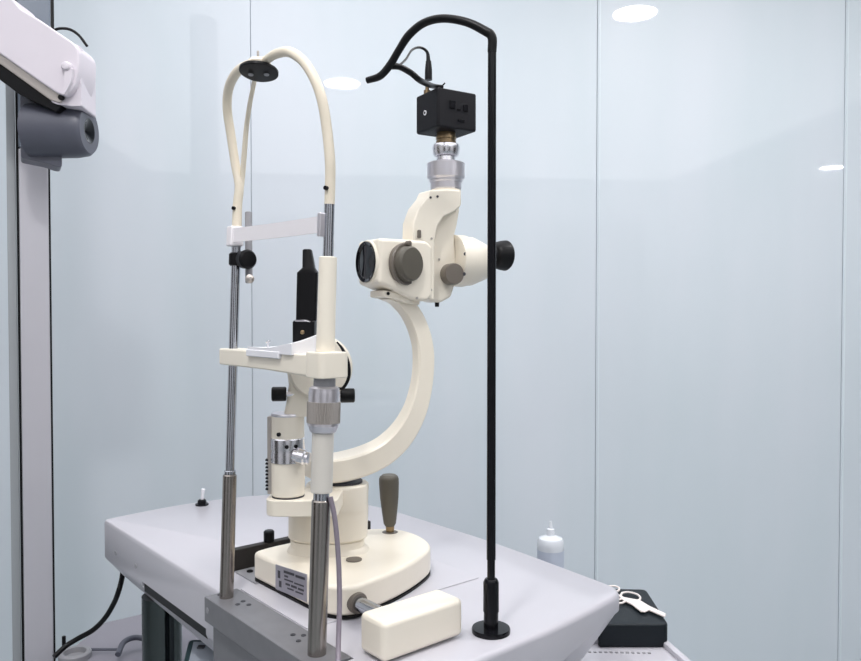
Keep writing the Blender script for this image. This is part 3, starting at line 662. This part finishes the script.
# ================================================================= CAMERA ON THE ADAPTER
nearc = TY(440, 126, 0); 
ccen = Vec((NCK.x, NCK.y, 0)); cw, cs_ = 0.072, 0.066
nc = ccen-Wd*cw/2+Sd*cs_/2
zc0 = TY(430, 126, nc.y).z; zc1 = TY(430, 86.5, nc.y).z
cc = Vec((ccen.x, ccen.y, (zc0+zc1)/2))
cm = thing('video_camera', 'small black box camera screwed on top of the microscope', 'camera', (cc.x, cc.y, zc0))
bm = NB()
q = [(-cw/2, -cs_/2), (cw/2, -cs_/2), (cw/2, cs_/2), (-cw/2, cs_/2)]
pts = rpoly([Vec((cc.x, cc.y, zc0))+Wd*a+Sd*b for a, b in q], 0.004, 2)
prism(bm, pts, Z*(zc1-zc0), 0.003, 2); cbody = link('camera_body', bm, BLACKC, cm)
bm = NB(); box(bm, Vec((cc.x, cc.y, zc1+0.001))-Sd*0.012-Wd*0.008, Wd, Sd, Z, 0.030, 0.022, 0.004, 0.001, 1); link('top_plate', bm, BLACKC, cm)
f0 = cc+Sd*(cs_/2)
for (a, z, sa, sz) in ((-0.010, 0.006, 0.010, 0.012), (0.014, 0.004, 0.008, 0.010), (0.002, 0.0, 0.006, 0.003), (0.006, -0.016, 0.012, 0.004)):
    bm = NB(); box(bm, f0+Wd*a+Z*z+Sd*0.0005, Wd, Sd, Z, sa, 0.002, sz, 0.0004, 1); link('port', bm, BLACKG, cm)
bm = NB(); lathe(bm, cc-Wd*cw/2-Z*0.002-Sd*0.003, -Wd, [(0, 0.0038), (0.0012, 0.0038), (0.0012, 0.0022), (0.0004, 0.002)], 20); link('logo_button', bm, CHINW, cm, 'small white ring mark on the side')
bm = NB(); lathe(bm, cc-Wd*cw/2-Z*0.002-Sd*0.003, -Wd, [(0.0008, 0.0020), (0.0016, 0.0020)], 14); link('logo_button', bm, BLACK, cm)
# plug with thin cable, brass connector
pg = TY(428.5, 90, cc.y-0.01); cp = TY(428, 64, cc.y-0.01)
bm = NB(); lathe(bm, Vec((pg.x-0.002, pg.y, TY(0, 103, pg.y).z)), Z, [(0, 0.0045), (0.006, 0.0048), (0.0065, 0.0035), (0.012, 0.0035), (0.013, 0.0055), (0.019, 0.0055), (0.020, 0.003), (0.032, 0.003)], 20); link('connector', bm, BRASS, cm, 'brass aerial connector')
bm = NB(); tube(bm, [Vec((pg.x, pg.y, TY(0, 80, pg.y).z)), Vec((pg.x, pg.y, TY(0, 70, pg.y).z)), Vec((pg.x, pg.y, TY(0, 61, pg.y).z))], [0.0058, 0.0056, 0.0042], 4, 16); pgo = link('plug', bm, BLACK, cm, 'black cable plug')
PYP = 0.957+0.0
bm = NB(); tube(bm, [Vec((pg.x, pg.y, TY(0, 62, pg.y).z)), TY(427, 52, pg.y), TY(420, 47.5, pg.y-0.01), TY(412, 50, pg.y-0.03), TY(406, 59, pg.y-0.05), TY(400, 64.5, pg.y-0.065), TY(394, 66, pg.y-0.078)], [0.0036, 0.0024, 0.0019, 0.0017, 0.0017, 0.0017, 0.0017], 8, 10); link('thin_lead', bm, BLACK, cm)

# ================================================================= BLACK CABLE POLE
PB = TZ(491, 632)
cpole = thing('cable_pole', 'tall thin black pole with round foot holding a bent cable sheath', 'pole', tuple(PB))
bm = NB(); lathe(bm, PB, Z, [(0, 0.0240), (0.004, 0.0243), (0.006, 0.0235), (0.0065, 0.011)], 48); link('foot', bm, BLACKG, cpole)
zp = lambda py: TY(0, py, PB.y).z-ZT
bm = NB(); lathe(bm, PB+Z*0.006, Z, [(0, 0.0092), (zp(612)-0.006, 0.0092), (zp(611)-0.006, 0.0100), (zp(582)-0.006, 0.0098), (zp(579)-0.006, 0.0080), (zp(578)-0.006, 0.006)], 36); link('socket', bm, BLACKG, cpole)
bm = NB(); cyl(bm, PB+Z*zp(580), PB+Z*zp(556), 0.0050); cyl(bm, PB+Z*zp(560), PB+Z*zp(42), 0.0057, 0.0052)
link('pole', bm, BLACKG, cpole)
top_ = PB+Z*zp(42)
sp = [PB+Z*zp(52), top_+Vec((-0.0002, 0, 0.006)), TY(485, 31, PB.y+0.002), TY(466, 22, PB.y+0.01), TY(443, 18.5, PB.y+0.025), TY(424, 23, PB.y+0.04), TY(409, 35, PB.y+0.05), TY(399, 50, PB.y+0.058), TY(390, 65, PB.y+0.065), TY(380, 76, PB.y+0.07), TY(367, 80.5, PB.y+0.078)]
bm = NB(); tube(bm, sp, [0.0056, 0.0058, 0.0056, 0.0052, 0.0052, 0.0052, 0.0054, 0.0050, 0.0052, 0.0050, 0.0042], 8, 16); link('cable_sheath', bm, BLACK, cpole, 'black flexible sheath arching off the pole top')
tc_ = TY(442, 88, cc.y); 
sp = [TY(391, 66, PB.y+0.066), TY(400, 67, PB.y+0.075), TY(411, 73, PB.y+0.09), TY(421, 81, PB.y+0.11), TY(433, 86, cc.y-0.015), TY(443, 87, cc.y-0.004)]
bm = NB(); tube(bm, sp, [0.0045, 0.0042, 0.0042, 0.0042, 0.0040, 0.0030], 8, 14); tube(bm, [TY(441, 87, cc.y), TY(445, 83, cc.y)], 0.0012, 2, 8); link('cable_sheath', bm, BLACK, cpole, 'shorter black cable running down to the camera')

# ================================================================= EXAMINATION UNIT ON THE LEFT
YC = 1.62
st = thing('equipment_stand', 'silver and grey instrument column with white swing arm at the left edge', 'stand', (TY(35, 400, YC).x, YC+0.03, 0))
CAX = Vec((0.88, 0.475, 0)); CAY = Vec((-0.475, 0.88, 0)); CO = TY(35, 330, YC); CO.z = 0
def cbox(px0, px1, z0, z1, d0, d1, bm, bev=0.001):
    p0 = onplane(px0, 330, CO+CAY*d0, CAY); p1 = onplane(px1, 330, CO+CAY*d0, CAY)
    box(bm, Vec(((p0.x+p1.x)/2, (p0.y+p1.y)/2, (z0+z1)/2))+CAY*(d1-d0)/2, CAX, CAY, Z, (p1-p0).length, d1-d0, z1-z0, bev, 2)
def pbox(x0, x1, z0, z1, y0, y1, bm, bev=0.001):
    box(bm, Vec(((x0+x1)/2, (y0+y1)/2, (z0+z1)/2)), Vec((1, 0, 0)), Vec((0, 1, 0)), Z, x1-x0, y1-y0, z1-z0, bev, 2)
X = lambda px, y=YC: TY(px, 330, y).x
ZY = lambda py, y=YC: TY(430, py, y).z
bm = NB(); cbox(18, 52, 0, 2.4, 0, 0.08, bm, 0.002); link('column_core', bm, BLACK, st)
bm = NB(); cbox(20.5, 50, 0, ZY(150), -0.008, 0.02, bm, 0.003); link('column_front', bm, SILVER, st, 'satin silver face of the column')
bm = NB(); cbox(20.5, 54, ZY(150)+0.002, 2.4, -0.008, 0.02, bm, 0.003); link('column_upper', bm, SMOKE, st, 'smoke grey upper face of the column')
bm = NB(); cbox(8.5, 17.5, 0, 2.4, 0.004, 0.04, bm, 0.002); link('side_rail', bm, STRIP, st, 'dull aluminium rail beside the column')
bm = NB(); cbox(54.6, 57.5, ZY(150)+0.002, 2.4, -0.004, 0.02, bm, 0.0005); link('edge_seal', bm, BLACK, st)
# joint casting
YJ = 1.50
JL = lambda px, py: TY(px, py, YJ)
bm = NB(); jc0 = JL(42, 131); jr = 0.052
lathe(bm, Vec((jc0.x-0.02, YJ, jc0.z)), Vec((1, 0, 0)), [(0, jr), (0.05, jr*1.0), (0.085, jr*0.99), (0.105, jr*0.93), (0.112, jr*0.82), (0.112, 0.024), (0.095, 0.022), (0.095, 0.001)], 56); link('joint_barrel', bm, DARKGREY, st, 'dark grey swivel barrel')
bm = NB(); lathe(bm, Vec((jc0.x+0.074, YJ, jc0.z)), Vec((1, 0, 0)), [(-0.002, 0.0215), (0.016, 0.0238), (0.0180, 0.0236), (0.0180, 0.0215), (0.008, 0.001)], 30); link('barrel_bore', bm, LENS, st, 'black round opening in the barrel end')
bm = NB(); P = [TY(x, y, YJ-0.01) for x, y in ((20, 88), (52, 92), (66, 105), (66, 150), (62, 152), (62, 167), (57, 167), (46, 163), (21, 158))]
prism(bm, rpoly(P, 0.006, 3), CAY*0.055, 0.003, 2); link('joint_block', bm, DARKGREY, st)
# arm
YA = 1.42
AR = [(-40, -37), (12, -2), (20, 8), (40, 20), (56, 31), (74, 43), (79, 50), (79, 70), (74, 88), (66, 96), (58, 94), (40, 82), (0, 54), (-40, 27)]
bm = NB(); prism(bm, rpoly([TY(x, y, YA) for x, y in AR], [0, 0.006, 0.006, 0, 0, 0.012, 0.01, 0.02, 0.02, 0.015, 0.01, 0, 0, 0], 4), Vec((0, 0.075, 0)), 0.006, 3); arm = link('swing_arm', bm, ARMWHITE, st, 'white swing arm')
AR2 = [(-40, 25), (0, 52), (58, 92), (64, 97), (60, 103), (50, 100), (0, 64), (-40, 37)]
bm = NB(); prism(bm, [TY(x, y, YA+0.012) for x, y in AR2], Vec((0, 0.09, 0)), 0.002, 2); link('arm_skirt', bm, SATIN, st)
AR3 = [(-40, 34), (0, 62), (50, 97), (62, 106), (56, 112), (20, 95), (0, 80), (-40, 52)]
bm = NB(); prism(bm, [TY(x, y, YA+0.02) for x, y in AR3], Vec((0, 0.07, 0)), 0.002, 2); link('arm_underside', bm, BLACK, st)
EB = [(70, 43), (76, 44), (81, 47), (81.5, 106), (78, 106), (72, 106), (56, 104), (50, 101), (62, 97)]
bm = NB(); prism(bm, rpoly([TY(x, y, YA+0.015) for x, y in EB], [0.004, 0.012, 0.01, 0.004, 0, 0, 0.004, 0.004, 0.004], 4), Vec((-0.01, 0.085, 0)), 0.005, 3); link('arm_end_cap', bm, ARMWHITE, st, 'white vertical end cap of the swing arm')
bm = NB(); lathe(bm, TY(68.5, 68, YA+0.002), Vec((0, -1, 0)), [(0, 0.010), (0.010, 0.009), (0.014, 0.006), (0.015, 0.001)], 24); link('clamp_lever', bm, ARMWHITE, st, 'white clamp lever')
bm = NB(); prism(bm, rpoly([TY(x, y, YA-0.008) for x, y in ((64, 68), (73, 68), (71, 82), (64, 95), (61, 94), (64, 82))], 0.002), Vec((0, 0.010, 0)), 0.002, 2); link('clamp_lever', bm, ARMWHITE, st)
bm = NB(); lathe(bm, TY(62, 98, YA+0.012), Vec((0, -1, 0)), [(0, 0.005), (0.006, 0.005), (0.007, 0.003)], 16); link('screw', bm, BLACK, st)
bm = NB(); tube(bm, [TY(52, 31, YA+0.09), TY(60, 28.5, YA+0.09), TY(70, 29.5, YA+0.085), TY(79, 35.5, YA+0.08), TY(87, 46, YA+0.075)], 0.0027, 8, 10); link('arm_cable', bm, BLACK, st, 'short black cable arching over the arm end')

# lower cabinet top with holder ring at bottom left
zk = 0.46
kz_ = lambda px, py: onplane(px, py, Vec((0, 0, zk)), Z)
cab = tb
bm = NB(); P = [kz_(66, 652), kz_(104, 622), kz_(160, 609), kz_(215, 609), kz_(230, 700), kz_(50, 700)]
for p in P: p.z = 0
prism(bm, P, Z*zk, 0.006, 2); link('unit_base', bm, mat('lilac_grey', (0.27, 0.26, 0.30), 0.4), cab, 'lilac grey base cabinet the table pillar stands on')
bm = NB(); p = kz_(75, 658); lathe(bm, p, Z, [(0, 0.033), (0.012, 0.033), (0.015, 0.030), (0.014, 0.023), (0.003, 0.022), (0.003, 0.001)], 40); link('holder_ring', bm, GREYPAINT, cab, 'round metal holder ring')
bm = NB(); p = kz_(64, 652); cyl(bm, p, p+Z*0.035, 0.004); link('peg', bm, BLACK, cab)
bm = NB(); cyl(bm, kz_(88, 654)+Z*0.01, kz_(122, 654)+Z*0.01, 0.003); link('rail', bm, DARKGREY, cab)
# black cable from under the table down to the cabinet
bm = NB(); tube(bm, [TY(123, 569, 1.50), TY(122, 578, 1.49), TY(119, 590, 1.47), TY(114, 603, 1.48), TY(105, 618, 1.49), TY(93, 630, 1.50), TY(78, 638.5, 1.50), TY(66, 646, 1.49), TY(54, 657, 1.47)], 0.0050, 8, 12)
o = link('power_cable', bm, BLACK); tag(o, 'thick black cable sagging from under the table at lower left', 'cable')
bm = NB(); tube(bm, [kz_(118, 664)+Z*0.02, kz_(124, 656)+Z*0.03, kz_(136, 651)+Z*0.03, kz_(152, 650)+Z*0.02], 0.006, 8, 12)
o = link('hose', bm, DARKGREY); tag(o, 'short dark hose curving round the pillar foot on the cabinet', 'hose')
# grey-blue control panel under the table front
CPz = 0.655
cz = lambda px, py: onplane(px, py, Vec((0, 0, CPz)), Z)
a, b, c, d = cz(189, 639), cz(250, 640), cz(262, 690), cz(176, 690)
cp_ = thing('control_panel', 'dark teal rimmed control panel below the table front', 'control panel', (sum(v.x for v in (a, b, c, d))/4, sum(v.y for v in (a, b, c, d))/4, 0))
bm = NB(); prism(bm, rpoly([a-Z*0.02, b-Z*0.02, c-Z*0.02, d-Z*0.02], 0.012, 4), Z*0.02, 0.003, 2); link('frame', bm, TEAL, cp_)
def sh(p, k): m_ = (a+b+c+d)/4; return p+(m_-p)*k
bm = NB(); prism(bm, [sh(v, 0.16)+Z*0.0002 for v in (a, b, c, d)], Z*0.0015); link('panel_face', bm, PANEL, cp_)
bm = NB(); mm = sh(a, 0.42); box(bm, mm+Z*0.003, Vec((1, 0, 0)), Vec((0, 1, 0)), Z, 0.012, 0.010, 0.003, 0.0008, 1); link('button', bm, INK, cp_)
bm = NB(); m_ = (a+b+c+d)/4; lathe(bm, Vec((m_.x, m_.y, 0)), Z, [(0, 0.10), (0.02, 0.10), (0.03, 0.03), (CPz-0.02, 0.03)], 32); link('stand', bm, DARKGREY, cp_)

# ================================================================= RIGHT: WHITE UNIT, BLACK CASE, SCISSORS
zu = 0.662
uz = lambda px, py, z=zu: onplane(px, py, Vec((0, 0, z)), Z)
wu = thing('white_unit', 'white equipment housing with sloped top at the lower right behind the table', 'equipment housing', (0.3, 1.15, 0))
bkL, bkR = uz(583, 641.5), uz(669, 642.5)
bkR2 = uz(692, 662); bkL2 = uz(560, 662)
frR = uz(728, 692); frL = uz(520, 692)
bm = NB()
P = [bkL, bkR, bkR2, frR, frL, bkL2]; P = [Vec((p.x, p.y, 0)) for p in P]
prism(bm, P, Z*zu, 0.003, 2); link('housing', bm, WHITE, wu)
bm = NB(); a, b, c, d = uz(592, 643.5), uz(656, 645), uz(676, 668), uz(566, 668)
rim = [(uz(583, 642), uz(669, 643)), ]
box(bm, (uz(588, 643)+uz(664, 644))/2+Z*0.004, (uz(664, 644)-uz(588, 643)), Vec((0, 1, 0)), Z, (uz(664, 644)-uz(588, 643)).length, 0.006, 0.010, 0.002, 2)
q0, q1 = uz(664, 645), uz(690, 668); dd = (q1-q0).normalized(); box(bm, (q0+q1)/2+Z*0.004, dd, Z.cross(dd), Z, (q1-q0).length+0.01, 0.012, 0.010, 0.003, 2)
link('raised_rim', bm, WHITE, wu)
bm = NB(); q0, q1 = uz(576, 652), uz(652, 653.5)
for k in range(14):
    p = q0+(q1-q0)*((k+0.5)/14); box(bm, p+Z*0.0006, (q1-q0), Vec((0, 1, 0)), Z, 0.0045, 0.004, 0.0016)
link('vent_slots', bm, GREYPAINT, wu)
# shelf that carries the black case
bz0 = 0.655
zt_ = 0.700
kz2 = lambda px, py: onplane(px, py, Vec((0, 0, zt_)), Z)
K = [kz2(598, 624.5), kz2(669, 624.5), kz2(646, 589), kz2(598, 588)]
hgt = 0.0375
bm = NB(); prism(bm, rpoly([Vec((p.x, p.y, zt_-hgt)) for p in K], [0.006, 0.012, 0.012, 0.006]), Z*hgt, 0.004, 3)
o = link('black_case', bm, LEATHER); tag(o, 'flat black case with white scissors lying on it, behind the table corner', 'case')
bm = NB(); cK = sum((Vec((p.x, p.y, 0)) for p in K), Vec((0, 0, 0)))/4
P = [cK+(Vec((p.x, p.y, 0))-cK)*0.92 for p in K]; prism(bm, P, Z*(zt_-hgt), 0.003, 2)
link('rear_shelf', bm, WHITE, wu)
# scissors
z3 = zt_+0.0035
sz = lambda px, py: onplane(px, py, Vec((0, 0, z3)), Z)
sc = thing('scissors', 'white-handled scissors lying open-looped on the black case', 'scissors', tuple(sz(628, 597)-Z*0.0035))
def loop(pts, r, name, m):
    bm = NB(); P = spline([sz(*p) for p in pts]+[sz(*pts[0])], 6); tube(bm, P, r, smooth=False, n=10); link(name, bm, m, sc)
SCW = mat('scissor_white', (0.85, 0.78, 0.75), 0.35)
loop([(622, 593), (628, 592.2), (636, 594), (640, 597), (639, 600), (632, 600.5), (625, 598.5), (621, 596)], 0.0018, 'handle_loop', SCW)
loop([(618, 600), (624, 598.5), (626, 600.5), (622, 603), (616, 603), (614, 601)], 0.0018, 'handle_loop', SCW)
loop([(606, 586.5), (614, 586), (619, 588), (618, 591), (612, 591), (606, 590)], 0.0018, 'handle_loop', SCW)
bm = NB(); prism(bm, [sz(x, y)-Z*0.001 for x, y in ((617, 594), (624, 598), (640, 601), (650, 607), (666, 614.5), (665, 617.5), (649, 610.5), (645, 612.5), (640, 611.5), (632, 605), (622, 600))], Z*0.003, 0.0008, 1); link('blade', bm, SCW, sc)

# ================================================================= BOTTLE BEHIND THE TABLE
yb = 1.80
bb = TY(550.5, 575, yb)
stz = 0.52
stn = thing('side_stand', 'small white round stand under the milky bottle behind the table', 'stand', (bb.x, yb, 0))
bm = NB(); lathe(bm, Vec((bb.x, yb, stz-0.02)), Z, [(0, 0.075), (0.003, 0.08), (0.017, 0.08), (0.02, 0.077)], 40); link('top', bm, WHITE, stn)
bm = NB(); lathe(bm, Vec((bb.x, yb, 0)), Z, [(0, 0.10), (0.015, 0.10), (0.025, 0.02), (stz-0.02, 0.02)], 32); link('foot', bm, WHITE, stn)
bt = thing('squeeze_bottle', 'milky plastic bottle with pointed cap behind the table edge', 'bottle', (bb.x, yb, stz))
h = lambda py: TY(430, py, yb).z-stz
bm = NB(); lathe(bm, Vec((bb.x, yb, stz)), Z, [(0, 0.027), (0.003, 0.030), (h(545), 0.031), (h(541), 0.0305), (h(538), 0.027), (h(536), 0.016), (h(535), 0.010)], 40); link('body', bm, BOTTLE, bt)
bm = NB(); lathe(bm, Vec((bb.x, yb, stz+0.02)), Z, [(0, 0.0312), (h(549)-0.02, 0.0316)], 40, cap=False); link('label', bm, BOTLAB, bt)
bm = NB(); lathe(bm, Vec((bb.x, yb, stz+h(536))), Z, [(0, 0.010), (h(529)-h(536), 0.009), (h(528)-h(536), 0.005), (h(521)-h(536), 0.003)], 24); link('cap', bm, BOTTLE, bt)
